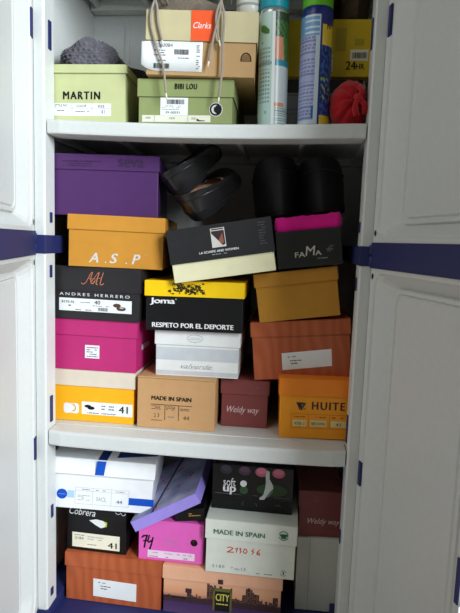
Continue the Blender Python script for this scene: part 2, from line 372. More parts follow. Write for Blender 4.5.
LACES = [[(-0.0969, 0.008, 1.4337), (-0.1086, 0.008, 1.4074), (-0.1101, 0.008, 1.3752), (-0.097, 0.008, 1.3311), (-0.0839, 0.008, 1.2964), (-0.0766, 0.008, 1.244)],
 [(-0.1091, 0.008, 1.4338), (-0.0985, 0.008, 1.4111), (-0.0959, 0.008, 1.3808), (-0.087, 0.008, 1.3464)],
 [(0.0318, 0.008, 1.4324), (0.0289, 0.008, 1.3989), (0.0183, 0.008, 1.3557), (0.0098, 0.008, 1.3063)],
 [(0.0239, 0.008, 1.4325), (0.0371, 0.008, 1.3951), (0.0367, 0.008, 1.3462), (0.0366, 0.008, 1.2891), (0.0323, 0.008, 1.237)],
 [(0.0397, 0.008, 1.4323), (0.0247, 0.008, 1.4064), (0.0216, 0.008, 1.3802), (0.0287, 0.008, 1.3462)]]
# ---------------------------------------------------------------- shoe boxes
CB = lambda n, c, r=.6, v=.04, s=30, **k: mat(n, c, r, .35, v, .03, s, **k)
def shoe_box(key, label, bodym, lidm, lid_h, depth=.32, group=None, over=.0025, lid=True, body_open=False, cat='shoe box', flare=.0010):
    x, y, z, yaw, tilt, w, h = BOX[key]
    t = math.radians(tilt); yw = math.radians(yaw)
    bx = x - math.cos(yw)*math.cos(t)*w/2; by = y - math.sin(yw)*math.cos(t)*w/2; bz = z - math.sin(t)*w/2
    r = empty('shoe_box', label, cat, (bx, by, bz), (0, -t, yw), group)   # origin: lower left corner of the front face
    if body_open or lid_h == 0:
        bm = bmesh.new(); T = .002; H = h
        if body_open:
            add_box(bm, over, w-over, 0, depth, 0, T)
            add_box(bm, over, w-over, 0, T, T, H); add_box(bm, over, w-over, depth-T, depth, T, H)
            add_box(bm, over, over+T, T, depth-T, T, H); add_box(bm, w-over-T, w-over, T, depth-T, T, H)
        else: add_box(bm, over, w-over, 0, depth, 0, H, .0012)
        b = link_mesh('box_body', bm, bodym, r)
    else:
        bm = bmesh.new(); add_box(bm, over, w-over, over, depth, 0, h-.003, .001); b = link_mesh('box_body', bm, bodym, r)
    l = None
    if lid and lid_h:
        bm = bmesh.new(); T = .0016; z0 = h-lid_h
        a = .0006
        O = [(-a,-0.0),(w+a,0.0),(w+a,depth+over),(-a,depth+over)]; I = [(-a+T,T),(w+a-T,T),(w+a-T,depth+over-T),(-a+T,depth+over-T)]
        ot = [bm.verts.new((p[0],p[1],h)) for p in O]; ob = [bm.verts.new((p[0],p[1]-(flare if p[1] < .1 else 0),z0)) for p in O]
        it = [bm.verts.new((p[0],p[1],h-T)) for p in I]; ib = [bm.verts.new((p[0],p[1]-(flare if p[1] < .1 else 0),z0)) for p in I]
        bm.faces.new(ot); bm.faces.new(it[::-1])
        for i in range(4):
            j = (i+1)%4
            bm.faces.new((ob[i],ob[j],ot[j],ot[i])); bm.faces.new((ib[j],ib[i],it[i],it[j])); bm.faces.new((ob[j],ob[i],ib[i],ib[j]))
        bmesh.ops.bevel(bm, geom=[e for e in bm.edges if e.verts[0] in ot or e.verts[1] in ot], offset=.0012, segments=2, affect='EDGES')
        l = link_mesh('lid', bm, lidm, r)
        l['label'] = l.get('label', '') or ''
        del l['label']
    return r, b, l
FB = .0025 - .0004   # ink plane on the body front
FL = -.0016          # ink plane on the lid front
GB, GM, GT = 'shoe boxes in the bottom compartment', 'shoe boxes on the middle shelf', 'shoe boxes on the top shelf'

# --- middle shelf, left stack
r, b, l = shoe_box('yellow', 'amber yellow shoe box with cream lid, bottom of left stack on middle shelf', CB('amber_card', (250,178,20)), CB('cream_card', (222,208,190)), .037, group=GM); D = DECO['yellow']
u0,v0,u1,v1 = D['blob']; cx, cz = (u0+u1)/2, (v0+v1)/2
P = [(cx+.0185*max(-1,min(1,1.18*math.cos(a)))+.001, cz+.0125*max(-1,min(1,1.22*math.sin(a)))+.001*math.sin(3*a)) for a in [k*math.tau/28 for k in range(28)]]
ink('emblem', b, WINK, [P], FB); ink('emblem', b, mat('amber_ink', (250,178,20), .6), ringpoly(cx+.006, cz+.001, .0055, .0075, .0022, 14, -1.9, 1.9), FB-.0004)
st = sticker(b, .0721, .0175, .194, .0475, WHITE, 0, .0023); yl = .0023-.0008
lettering(st, '41', .162, .026, .183, .042, INK, yl, bold=.02)
ink('printed_shoe', st, INK, [disc(.087,.037,.008,.0035), disc(.095,.033,.0085,.004)], yl)
small_print(st, .120, .029, .150, .043, 2, GREYINK, yl, 3); small_print(st, .075, .019, .165, .024, 1, GREYINK, yl, 4)
r, b, l = shoe_box('pink', 'magenta pink shoe box with small square white sticker, under the charcoal box', CB('magenta_card', (190,44,114), .45), CB('magenta_card', (190,44,114)), .038, group=GM)
st = sticker(b, .0791, .029, .1132, .0595, WHITE, 0, .0023); small_print(st, .083, .031, .110, .057, 5, GREYINK, yl, 5)
small_print(st, .083, .052, .110, .057, 1, mat('pink_ink', (200, 90, 140), .6), yl-.0002, 6)
b2 = bmesh.new(); KEEP.add(id(b2))
for k in range(6):
    y0 = .05+k*.012; f = b2.faces.new([b2.verts.new((.2022-.0025+.0004, y, z)) for y, z in ((y0,.045),(y0+.009,.045),(y0+.010,.058-.003*(k%2)),(y0+.001,.058))])
link_mesh('side_print', b2, WINK, b)
r, b, l = shoe_box('herrero', 'charcoal black shoe box with copper script on the lid, above the magenta box', CB('charcoal_card', (42,40,42), .4), CB('charcoal_card', (42,40,42)), .0545, group=GM)
COP = mat('copper_ink', (215,130,95), .4, .5)
M = lambda a: [(.0742+.052*x, .0800+.029*z) for x, z in a]
S1 = M([(0,.12),(.10,.02),(.22,.20),(.42,.92),(.50,1.0)]); S2 = M([(.50,1.0),(.42,.55),(.44,.14),(.52,.10),(.62,.35)]); S3 = M([(.46,.25),(.60,.62),(.74,.95),(.80,1.0)])
S4 = M([(.80,1.0),(.72,.55),(.66,.10),(.72,.05)]); S5 = M([(.98,.98),(.90,.55),(.84,.10),(.90,.03),(1.0,.15)]); S6 = M([(.30,.50),(.60,.47),(.92,.60)])
ink('script_monogram', l, COP, stroke(S1,.0012)+stroke(S2,.0018)+stroke(S3,.0010)+stroke(S4,.0018)+stroke(S5,.0016)+stroke(S6,.0009), FL)
lettering(b, 'ANDRES HERRERO', .022, .0535, .186, .0600, WINK, FB, spacing=1.5)
st = sticker(b, .0208, .0185, .1911, .0475, WHITE, 0, .0023)
lettering(st, '40', .1044, .036, .118, .045, INK, yl, bold=.01); lettering(st, '8193-N', .027, .036, .056, .042, INK, yl)
small_print(st, .030, .028, .050, .034, 1, INK, yl, 7); small_print(st, .072, .037, .095, .041, 1, GREYINK, yl, 8); small_print(st, .06, .020, .097, .024, 1, INK, yl, 9)
barcode(st, .113, .021, .135, .029, GREYINK, yl, 3); small_print(st, .10, .031, .14, .034, 1, GREYINK, yl, 10)
BRN = mat('brown_ink', (82,60,42), .6)
ink('printed_shoe', st, BRN, [disc(.157,.036,.009,.0045), disc(.167,.029,.011,.0048)], yl); ink('printed_shoe', st, LGREY, [disc(.168,.031,.005,.0018)], yl-.0003)
r, b, l = shoe_box('asp', 'ochre orange shoe box lettered A.S.P in silver, under the purple box', CB('ochre_card', (200,138,48), .5), CB('ochre_card', (200,138,48)), .033, group=GM)
for ch, k in (('A','A'),('S','S'),('P','P')):
    q = DECO['asp'][k]; lettering(b, ch, q[0], .010, q[2]-.003, .0315, SILV, FB, shear=.25, bold=.03)
ink('lettering', b, SILV, [disc(.0850,.0115,.0016), disc(.1310,.0115,.0016)], FB)
ink('lettering', b, SILV, [rect(.173,.0315,.175,.0325)], FB)
r, b, l = shoe_box('purple', 'large deep purple shoe box on top of the left stack', CB('purple_card', (74,38,92), .45), CB('purple_card', (74,38,92)), .0335, depth=.26, group=GM)
DP = mat('dark_purple_ink', (52,26,66), .6)
lettering(l, 'seva', .158, .107, .213, .1245, DP, FL, bold=.03)
small_print(l, .036, .105, .100, .1195, 3, DP, FL, 11); small_print(l, .062, .115, .126, .1205, 1, DP, FL, 12)

# --- middle shelf, centre
KR = CB('kraft_card', (200,154,106), .75)
r, b, l = shoe_box('kraft', 'plain kraft brown carton printed MADE IN SPAIN on the middle shelf', KR, KR, 0, group=GM)
y0 = -.0004
lettering(b, 'MADE IN SPAIN', .0357, .0665, .1276, .0760, INK, y0, bold=.05)
P = [rect(.034,.0555,.1297,.0568), rect(.0668,.0205,.0680,.0556), rect(.0985,.0205,.0997,.0556)]
ink('printed_table', b, INK, P, y0); 
small_print(b, .036, .044, .058, .054, 3, BRN, y0, 13); small_print(b, .070, .044, .091, .054, 3, BRN, y0, 14); small_print(b, .102, .044, .124, .054, 3, BRN, y0, 15)
lettering(b, '2 3', .042, .026, .054, .035, BRN, y0); lettering(b, '44', .110, .023, .124, .033, BRN, y0); small_print(b, .036, .017, .062, .021, 1, BRN, y0, 16); small_print(b, .074, .026, .092, .031, 1, GREYINK, y0, 17)
ink('flap_seam', b, BRN, [rect(.003,.1165,.181,.1172)], y0)
r, b, l = shoe_box('white', 'white shoe box with pale grey stripes, between the kraft carton and the yellow-lidded box', CB('white_card', (235,235,233)), CB('white_card', (235,235,233)), .034, group=GM); 
PG = mat('pale_grey_ink', (203,207,211), .6); MG = mat('mid_grey_ink', (165,168,172), .6)
ink('grey_stripe', b, PG, [rect(.0028,.0370,.1930,.0665)], FB); ink('grey_stripe', b, PG, [rect(.0028,.003,.1930,.0125)], FB)
ink('printed_oval', l, LGREY, ringpoly(.093,.0895,.0175,.0085,.0011)+[rect(.079,.0870,.107,.0880), rect(.082,.0905,.104,.0913), rect(.0925,.0765,.0935,.081)], FL)
lettering(b, 'valverde', .0613, .0190, .1329, .0290, MG, FB-.0002, shear=.5); ink('flourish', b, MG, stroke([(.058,.0195),(.085,.018),(.11,.0188),(.136,.0185)],.0007), FB-.0002)
BK = CB('black_card', (17,16,18), .45, .1); YL = CB('bright_yellow_card', (250,205,10), .5)
r, b, l = shoe_box('joma', 'black shoe box with bright yellow lid and white slogan, centre of middle shelf', BK, YL, .0345, group=GM)
lettering(b, 'Joma', .0126, .0575, .068, .0735, WINK, FB, bold=.045, spacing=.92); ink('lettering', b, WINK, ringpoly(.071,.0715,.0014,.0014,.0005,10), FB)
lettering(b, 'RESPETO POR EL DEPORTE', .0174, .0075, .201, .0180, WINK, FB, bold=.045)
rs = random.Random(8); P = []
for k in range(95):
    a = rs.gauss(0,1); cx = .098+a*.019; cz = .096+rs.gauss(0,.0065)-.00006*abs(a); 
    if .0525 < cx < .142 and .0815 < cz < .108: P.append(disc(cx, cz, rs.uniform(.0012,.0042), rs.uniform(.001,.0028), 7))
for k in range(14):
    a = rs.uniform(.058,.138); P += stroke([(a, .094),(a+rs.uniform(-.006,.006), rs.choice((.084,.105)))], .0009)
ink('ink_splash', l, mat('dark_olive_ink', (58,48,18), .6), P, FL)
SC = CB('soft_black_card', (38,37,39), .5, .08)
r, b, l = shoe_box('sast', 'black lidded cream shoe box tilted against the ochre box, carrying the black pumps', CB('pale_cream_card', (232,226,186)), SC, .0745, group=GM)
st = ink('picture_frame', l, SILV, [rect(.0960,.0650,.1265,.1060)], FL)
ink('printed_picture', st, mat('plum_ink', (58,40,44), .5), [[(.0975,.0955),(.0975,.100),(.125,.100),(.125,.070),(.119,.068),(.110,.080)], rect(.0985,.1020,.1240,.1045)], FL-.0003)
ink('printed_picture', st, mat('rust_ink', (150,90,75), .5), [[(.111,.079),(.121,.0945),(.1225,.075),(.119,.0705)]], FL-.0006)
lettering(l, 'LA SCARPE AND WOMEN', .0663, .0550, .1515, .0598, WINK, FL, bold=.03); small_print(l, .093, .0490, .126, .0525, 1, MG, FL, 19)
o = small_print(l, .198, .058, .214, .108, 9, mat('dim_grey_ink', (78,76,76), .6), FL, 20); o.name = 'side_mark'

# --- middle shelf, right
BU = CB('burgundy_card', (132,68,66), .5)
def weldy(key, label, d):
    r, b, l = shoe_box(key, label, BU, BU, .0345 if key == 'burg' else .040, depth=.28, group=d); q = DECO[key]['w']
    lettering(b, 'Weldy way', q[0]+.001, q[1]+.004, q[2]-.001, q[3]-.001, mat('rose_ink', (226,196,196), .5), FB, shear=.35, bold=.004)
    k = DECO['burg']['k'] if key == 'burg' else (.036,.086,.048,.106)
    ink('small_mark', l, mat('rose_grey_ink', (160,105,105), .5), stroke([(k[0]+.004,k[1]+.003),(k[0]+.004,k[3])],.0007)+stroke([(k[0]+.009,k[1]+.001),(k[0]+.009,k[3]-.002)],.0007)+stroke([(k[0]+.001,k[1]+.005),(k[0]+.013,k[1]+.006)],.0007), FL)
    return r
weldy('burg', 'small burgundy shoe box on the middle shelf between the kraft carton and the orange box', GM)
OR = CB('orange_card', (255,162,34), .5); OL = CB('deep_orange_card', (255,142,38), .45)
r, b, l = shoe_box('huite', 'orange shoe box lettered HUITE on the middle shelf', OR, OL, .038, group=GM)
NV = mat('dark_brown_ink', (62,38,48), .6)
W0 = lambda a: [(.0384+.0227*x, .0649+.0174*z) for x, z in a]
ink('emblem', b, NV, [W0([(0,1),(.26,1),(.46,.0),(.34,0)]), W0([(.22,1),(.5,1),(.66,.0),(.50,.0)]), W0([(.46,1),(.74,1),(.66,.6)]), W0([(.72,.10),(.98,.10),(.98,.2),(.70,.2)])], FB)
ink('emblem', b, GREENINK, [W0([(.56,.35),(.76,1),(1,.92),(.70,.25)])], FB-.0002)
lettering(b, 'HUITE', .0738, .0668, .1455, .0845, NV, FB, bold=.035, spacing=1.25)
DO = mat('brown_line_ink', (170,92,22), .6); P = []
for u in (.0277,.0665,.1125,.1535): P.append(rect(u,.0235,u+.0007,.0562))
for v in (.0235,.0555): P.append(rect(.0277,v,.1535,v+.0007))
ink('printed_table', b, DO, P, FB)
for i, (u, e) in enumerate(((.0325,.064),(.0705,.109),(.1160,.152))):
    st = sticker(b, u, .028, e-.002, .042, CB('pale_yellow_paper', (232,214,150)), 0, .0023)
    lettering(st, ('4706 3','BROWN','41')[i], u+.003+.008*(i==2), .031, e-.006-.008*(i==2), .038, NV, yl)
    small_print(b, u+.002, .047, e-.004, .0525, 1, DO, FB, 21+i)
r, b, l = shoe_box('wood2', 'shoe box with reddish wood print and blank white label, on the orange and burgundy boxes', MATS['wood'], MATS['wood'], .034, depth=.29, group=GM)
st = sticker(b, .0675, .021, .1795, .0600, WHITE, .006, .0023)
def addr(st, u, v, y, rot=0):
    small_print(st, u, v+.008, u+.023, v+.012, 1, INK, y, 31, rot); small_print(st, u+.008, v-.001, u+.034, v+.0035, 1, INK, y, 32, rot); small_print(st, u+.010, v-.0075, u+.026, v-.003, 1, INK, y, 33, rot)
addr(st, .0775, .041, yl, .001)
OB = CB('mustard_card', (196,138,44), .55)
r, b, l = shoe_box('ochre', 'plain ochre shoe box standing on the upper wood-printed box at right', OB, OB, .030, depth=.29, group=GM)
r, b, l = shoe_box('fama', 'open dark shoe box lettered FAMA stuffed with hot pink tissue paper', CB('black_green_card', (40,42,38), .5), None, .03, depth=.29, lid=False, body_open=True, group=GM)
q = DECO['fama']
y0 = -.0004
lettering(b, 'FA', q['fa'][0], .0225, q['fa'][2], .0335, SILV, y0, bold=.02)
lettering(b, 'M', .0640, .0245, .0860, .0450, SILV, y0, shear=.15, bold=.005); lettering(b, 'A', .0850, .0240, .0985, .0340, SILV, y0, bold=.02)
small_print(b, .0897, .0150, .1120, .0190, 1, MG, y0, 71); 
P = []
for a, bb in (((.111,.030),(.116,.040)),((.116,.030),(.113,.036)),((.116,.029),(.122,.043)),((.121,.032),(.124,.036)),((.109,.035),(.121,.036))): P += stroke([a, bb], .0013)
P += [disc(.1245,.042,.0012), disc(.118,.0415,.0012)]
ink('runner_mark', b, GREYINK, P, y0)
# tissue paper rising out of the box
HP = mat('hot_pink_tissue', (252, 16, 150), .7, .2, .05, .2, 60, sheen=.3)
HP.node_tree.nodes['Principled BSDF'].inputs['Subsurface Weight'].default_value = .15
w = BOX['fama'][5]; h = BOX['fama'][6]; bm = bmesh.new(); NX, NY = 30, 24; G = []
for j in range(NY+1):
    row = []
    for i in range(NX+1):
        u = i/NX; v = j/NY; x = .0008+(w+.0022)*u+.004*(u-.3)*0; yy = .0035+.275*v
        e = min(1, .35+min(u, 1-u)*20)*min(1, (1-v)*6)
        z = h+.002+.029*e + .0025*noise.noise(Vector((x*40, yy*40, 0)))+.0008*math.sin(x*300+yy*90)
        if j == 0: z = h-.010; x = .0045+(w-.009)*u
        if j == 1: yy = .0042+.0008*math.sin(x*260)
        row.append(bm.verts.new((x, yy, z if j else h-.012)))
    G.append(row)
for j in range(NY):
    for i in range(NX): bm.faces.new((G[j][i], G[j][i+1], G[j+1][i+1], G[j+1][i]))
to = link_mesh('tissue_paper', bm, HP, r, True); md = to.modifiers.new('s', 'SOLIDIFY'); md.thickness = .0006

# --- bottom compartment
BOX['cob'] = BOX['cob'][:6]+(.1140,)
r, b, l = shoe_box('wood1', 'wide shoe box with orange-brown wood print and white label on the cabinet base, bottom left', MATS['wood'], MATS['wood'], .0345, group=GB)
st = sticker(b, .0721, .0155, .1807, .0610, WHITE, -.002, .0023); addr(st, .082, .043, yl, -.001)
r, b, l = shoe_box('cob', 'black shoe box with white script and cream size label, on the lower wood-print box', BK, BK, 0, depth=.30, group=GB)
y0 = -.0004
lettering(b, 'Cobrera', .008, .0925, .074, .1105, WINK, y0, shear=.35, bold=.004, slope=-.002)
ink('flourish', b, WINK, ringpoly(.131,.108,.006,.005,.0012,12,math.pi,math.tau)+ringpoly(.144,.106,.005,.005,.0012,12,math.pi,math.tau), y0)
ink('printed_shoe', b, WINK, [[(.0586,.080),(.076,.0845),(.094,.082),(.104,.074),(.100,.067),(.088,.063),(.074,.070)]], y0)
ink('printed_shoe', b, mat('lime_ink', (190,205,40), .6), [[(.094,.082),(.104,.079),(.103,.068),(.097,.066),(.101,.074)]], y0-.0003)
st = sticker(b, .0160, .0085, .1360, .0460, CB('cream_paper', (244,238,214)), -.000, None)
lettering(st, '41', .1069, .0140, .1290, .0285, INK, -.0012, bold=.02); lettering(st, '2184', .023, .0290, .045, .0355, GREYINK, -.0012, bold=.01); small_print(st, .022, .038, .046, .042, 1, GREYINK, -.0012, 34)
small_print(st, .055, .029, .095, .041, 2, LGREY, -.0012, 35); small_print(st, .055, .016, .080, .020, 1, GREYINK, -.0012, 36)
WB = CB('gloss_white_card', (240,241,243), .4)
r, b, l = shoe_box('whiteblue', 'white shoe box with blue ribbon and blue dot, topmost in bottom compartment at left', WB, WB, .036, depth=.30, group=GB, flare=.006)
ink('blue_ribbon', l, BLUEINK, [[(.1050,.0912),(.1260,.0912),(.1300,.1260),(.1090,.1260)]], -.0066)
bm = bmesh.new(); KEEP.add(id(bm)); z = BOX['whiteblue'][6]+.0004
bm.faces.new([bm.verts.new(p) for p in ((.109,.0005,z),(.130,.0005,z),(.138,.30,z),(.112,.30,z))]); 
bm.faces.new([bm.verts.new(p) for p in ((.150,.02,z),(.245,.05,z),(.235,.12,z),(.19,.10,z),(.155,.13,z))]); bm.faces.new([bm.verts.new(p) for p in ((.155,.16,z),(.24,.15,z),(.24,.28,z),(.16,.28,z))])
link_mesh('blue_print', bm, mat('dark_blue_ink', (20,48,110), .5), l)
b2 = DECO['whiteblue']
ink('blue_dot', b, BLUEINK, [disc(.0285,.0345,.0125)], FB); ink('blue_dot', b, mat('pale_blue_ink', (120,160,220), .5), [rect(.020,.0335,.037,.0350)], FB-.0003)
ink('pale_square', b, mat('sky_ink', (178,212,240), .5), [rect(.0415,.0265,.0575,.0445)], FB)
P = [];  u0,v0,u1,v1 = .0594,.0125,.1865,.0540
for u in (u0,.1005,.1450,u1): P.append(rect(u,v0,u+.0008,v1))
for v in (v0,.0455,v1-.0008): P.append(rect(u0,v,u1,v+.0008))
ink('printed_table', b, LGREY, P, FB); small_print(b, .067,.0475,.094,.0515,1,GREYINK,FB,37); small_print(b,.108,.0475,.138,.0515,1,GREYINK,FB,38); small_print(b,.155,.0475,.177,.0515,1,GREYINK,FB,39)
small_print(b,.066,.021,.094,.036,4,MG,FB,40); lettering(b,'SACL',.110,.0225,.134,.0330,MG,FB); lettering(b,'44',.158,.0195,.172,.0285,mat('slate_blue_ink',(80,96,160),.6),FB,bold=.01)
ink('blue_bar', b, BLUEINK, [rect(.1872,.0190,.2465,.0370)], FB)
# lavender box lid leaning across
LV = CB('lavender_card', (160,142,226), .5); LT = print_mat('denim_print', [(112,116,158),(150,152,190),(200,198,222)], 14)
t = math.radians(29.0)
r = empty('box_lid', 'lavender shoe box lid with grey denim print on top, leaning tilted over the pink box', 'lid', (-.1385, .052, .2645), (0, -t, math.radians(.5)))
bm = bmesh.new(); LW, LH, LD, T = .173, .026, .30, .0016
O = [(0,0),(LW,0),(LW,LD),(0,LD)]; I = [(T,T),(LW-T,T),(LW-T,LD-T),(T,LD-T)]
ot = [bm.verts.new((*p,LH)) for p in O]; ob = [bm.verts.new((*p,0)) for p in O]; it = [bm.verts.new((*p,LH-T)) for p in I]; ib = [bm.verts.new((*p,0)) for p in I]
bm.faces.new(ot); bm.faces.new(it[::-1])
for i in range(4):
    j = (i+1)%4; bm.faces.new((ob[i],ob[j],ot[j],ot[i])); bm.faces.new((ib[j],ib[i],it[i],it[j])); bm.faces.new((ob[j],ob[i],ib[i],ib[j]))
link_mesh('lid_rim', bm, LV, r)
bm = bmesh.new(); KEEP.add(id(bm)); bm.faces.new([bm.verts.new(p) for p in ((.0,.0,LH+.0004),(LW,.0,LH+.0004),(LW,LD,LH+.0004),(.0,LD,LH+.0004))]); tp = link_mesh('printed_top', bm, LT, r)
rs = random.Random(3); bm = bmesh.new(); KEEP.add(id(bm))
for k in range(16):
    cx, cy = rs.uniform(.02,.165), rs.uniform(.01,.28); q = rs.uniform(.002,.0045)
    bm.faces.new([bm.verts.new((cx+q*math.cos(a*1.05), cy+2.0*q*math.sin(a*1.05), LH+.0009)) for a in range(6)])
link_mesh('pink_flecks', bm, mat('raspberry_ink', (190,50,110), .6), tp)
bm = bmesh.new(); KEEP.add(id(bm))
bm.faces.new([bm.verts.new(p) for p in ((.055,.0,LH+.0008),(.062,.0,LH+.0008),(.084,.30,LH+.0008),(.076,.30,LH+.0008))]); link_mesh('seam_print', bm, mat('navy_print', (38,44,92), .6), tp)
bm = bmesh.new(); KEEP.add(id(bm))
bm.faces.new([bm.verts.new(p) for p in ((.063,.0,LH+.0008),(.066,.0,LH+.0008),(.088,.30,LH+.0008),(.085,.30,LH+.0008))]); link_mesh('seam_print', bm, LGREY, tp)
# slim black box under the lid
BOX['slim'] = (-.014, .0775, .2900, 0, 8.0, .076, .029)
r, b, l = shoe_box('slim', 'slim black box with gold lettering squeezed under the lavender lid', BK, BK, 0, depth=.26, group=GB)
small_print(b, .036, .010, .064, .020, 2, mat('gold_ink', (190,145,75), .4), -.0004, 70)
PK = CB('bubblegum_card', (238,104,196), .5)
r, b, l = shoe_box('vd', 'bright pink shoe box with handwritten 74 in the bottom compartment', PK, PK, 0, depth=.30, group=GB); y0 = -.0004
H7 = lambda a: [(.0109+.0266*x, .030+.032*z) for x, z in a]
ink('handwritten_number', b, INK, stroke(H7([(.0,.80),(.12,.92),(.46,.98),(.30,.5),(.22,.02)]),.0042)+stroke(H7([(.10,.52),(.50,.58)]),.0028)+stroke(H7([(.66,1.0),(.52,.52),(.62,.45),(.90,.62)]),.0036)+stroke(H7([(1.0,.85),(.86,.3),(.72,-.08)]),.0038), y0)
PS = mat('silver_pink_ink', (212,130,190), .4); lettering(b, 'V&D', .063, .0445, .100, .0585, PS, y0, bold=-.004); small_print(b, .058, .0395, .104, .042, 1, PS, y0, 41)
ink('black_ball', b, INK, [disc(.1369,.0535,.0085)], y0); ink('black_ball', b, REDINK, [disc(.1355,.0565,.0012,.0008,8)], y0-.0003)
st = sticker(b, .0250, .0075, .1391, .0255, CB('pale_pink_paper', (244,222,240)), 0, None)
small_print(st, .030, .0180, .134, .0225, 1, PS, -.0012, 42); small_print(st, .029, .0092, .052, .0125, 1, INK, -.0012, 43); small_print(st, .070, .0092, .094, .0125, 1, INK, -.0012, 44); lettering(st, '39', .112, .0092, .122, .0130, INK, -.0012)
SUN = gradient_mat('sunset_print', [(0,(96,70,110)),(.30,(70,46,92)),(.44,(228,160,120)),(.62,(238,178,140)),(1,(236,180,150))], .0, .12)
r, b, l = shoe_box('city', 'peach sunset shoe box printed with a city skyline, on the cabinet base', SUN, CB('peach_card', (240,182,148), .5), .032, depth=.31, group=GB)
SK = mat('skyline_ink', (66,42,48), .6); WIN = mat('window_ink', (226,170,80), .6); rs = random.Random(12); P = []; Q = []
for u0, u1, top, st_ in ((.008,.06,.048,.006),(.060,.085,.056,.005),(.088,.110,.055,.006),(.108,.122,.086,.006),(.124,.168,.084,.007),(.168,.192,.060,.006),(.192,.200,.066,.006),(.200,.216,.086,.006),(.216,.232,.078,.005),(.232,.256,.060,.005),(.256,.264,.056,.005),(.264,.276,.076,.008)):
    u = u0
    while u < u1:
        ww = min(rs.uniform(.6,1.3)*st_, u1-u); tt = top-rs.uniform(0,.014)
        P.append(rect(u, .0435, u+ww*.92, min(tt, .0865)))
        for k in range(int((tt-.044)/.004)):
            if rs.random() < .5: Q.append(rect(u+ww*.3, .045+k*.004, u+ww*.55, .0462+k*.004))
        u += ww
P.append(rect(.056,.055,.071,.066)); P.append(rect(.003,.030,.281,.044))
sk = ink('skyline', b, SK, P, FB); ink('lit_windows', sk, WIN, [q for q in Q if q[2][1] < .084], FB-.0003)
ink('skyline', l, SK, [rect(.134,.0885,.146,.1000)], FL)
sg = ink('printed_sign', b, mat('sign_black', (30,28,26), .5), [rect(.1222,.018,.1677,.0760)], FB-.0006)
OV = mat('sign_olive', (110,104,52), .6); YI = mat('sign_yellow', (226,214,96), .6)
P = [rect(.1222,.018,.127,.076), rect(.163,.018,.1677,.076), rect(.1222,.068,.1677,.076)]
ink('sign_frame', sg, OV, P, FB-.0009); lettering(sg, 'CITY', .1295, .044, .1612, .0620, YI, FB-.0009, bold=.02); small_print(sg, .1310, .033, .1600, .0395, 1, YI, FB-.0009, 72)
MS = CB('mint_white_card', (230,233,222), .5)
r, b, l = shoe_box('mis', 'mint white shoe box marked MADE IN SPAIN in green, on the skyline box', MS, MS, .046, depth=.32, group=GB)
lettering(l, 'MADE IN SPAIN', .0197, .0975, .1375, .1090, GREENINK, FL, bold=.02)
ink('recycling_mark', l, GREENINK, ringpoly(.1802,.108,.0105,.0105,.0016,18,.3,2.8)+ringpoly(.1802,.108,.0105,.0105,.0016,18,3.5,5.9)+[[(.171,.108),(.174,.112),(.188,.112),(.191,.108),(.186,.106),(.186,.101),(.175,.101),(.175,.106)]], FL)
HW = lambda ox, a, w_=.016, h_=.013: [(ox+w_*x, .0535+h_*z) for x, z in a]
P = stroke(HW(.0525,[(0,.8),(.4,1),(.8,.8),(.5,.4),(0,0),(.9,.05)]),.0024)+stroke(HW(.070,[(.1,.7),(.5,.9),(.3,.1)],.012),.0024)+stroke(HW(.080,[(.0,.8),(.4,.9),(.2,.5),(.5,.4),(.2,0)],.010),.0022)+stroke(HW(.090,[(.2,.9),(0,.3),(.4,0),(.8,.4),(.5,.9),(.2,.8)],.011),.0022)
P += stroke(HW(.108,[(.6,1),(.1,.6),(.6,.5),(.2,0)],.010),.0022)+stroke(HW(.120,[(.7,1),(.2,.5),(.1,.1),(.7,.0),(.6,.4),(.2,.3)],.011),.0022)
ink('handwritten_number', b, REDINK, P, FB)
lettering(b, '2180', .0180, .0125, .0470, .0195, GREYINK, FB, spacing=1.3); lettering(b, '* m-13', .0618, .0100, .0965, .0185, GREYINK, FB)
small_print(b, .1216, .0055, .1582, .0100, 1, GREYINK, FB, 45)
ink('recycling_mark', b, GREENINK, ringpoly(.184,.0145,.0065,.0065,.0010,14,.3,2.6)+ringpoly(.184,.0145,.0065,.0065,.0010,14,3.4,5.7)+[rect(.1825,.0110,.1855,.0185)], FB)
r, b, l = shoe_box('soft', 'glossy black shoe box lettered soft up with a white foot picture', CB('gloss_black_card', (24,23,26), .25), BK, 0, depth=.28, group=GB); y0 = -.0004
lettering(b, 'soft', .0289, .0590, .0585, .0795, WINK, y0); lettering(b, 'up', .0296, .0385, .0590, .0580, WINK, y0, bold=.04)
ink('pearl_dot', b, WINK, [disc(.0772,.0680,.0080)], y0-.0003)
ink('green_dot', b, mat('bottle_green_ink', (52,84,54), .6), [disc(.0785,.052,.0100)], y0)
MP = mat('pink_glow_ink', (214,104,134), .6); MP2 = mat('light_pink_ink', (232,140,166), .6)
for cx, m1, m2 in ((.0345, mat('dusk_ink', (52,48,56), .6), mat('dusk_light_ink', (70,66,76), .6)), (.0790, mat('mauve_ink', (78,54,72), .6), mat('mauve_light_ink', (104,76,96), .6)), (.1190, MP, MP2), (.1590, MP, MP2)):
    ink('printed_lamp', b, m1, [disc(cx,.1000,.0150,.0115)], y0); ink('printed_lamp', b, m2, [disc(cx,.1035,.0110,.0075)], y0-.0003)
ink('green_field', b, mat('leaf_ink', (46,74,42), .6), [disc(.145,.0575,.036,.0155)], y0)
Ft = lambda a: [(.1137+.0344*x, .0316+.0742*z) for x, z in a]
ink('printed_foot', b, mat('foot_white_ink', (206,214,208), .6), [Ft([(.52,1.0),(.70,.97),(.72,.72),(.98,.50),(1.0,.40),(.84,.33),(.60,.16),(.42,.02),(.12,.0),(.06,.05),(.34,.18),(.44,.40),(.48,.60),(.44,.84)])], y0-.0006)
ink('printed_foot', b, GREYINK, [Ft([(.50,.10),(.72,.22),(.96,.36),(.98,.30),(.72,.12)])], y0-.0007)
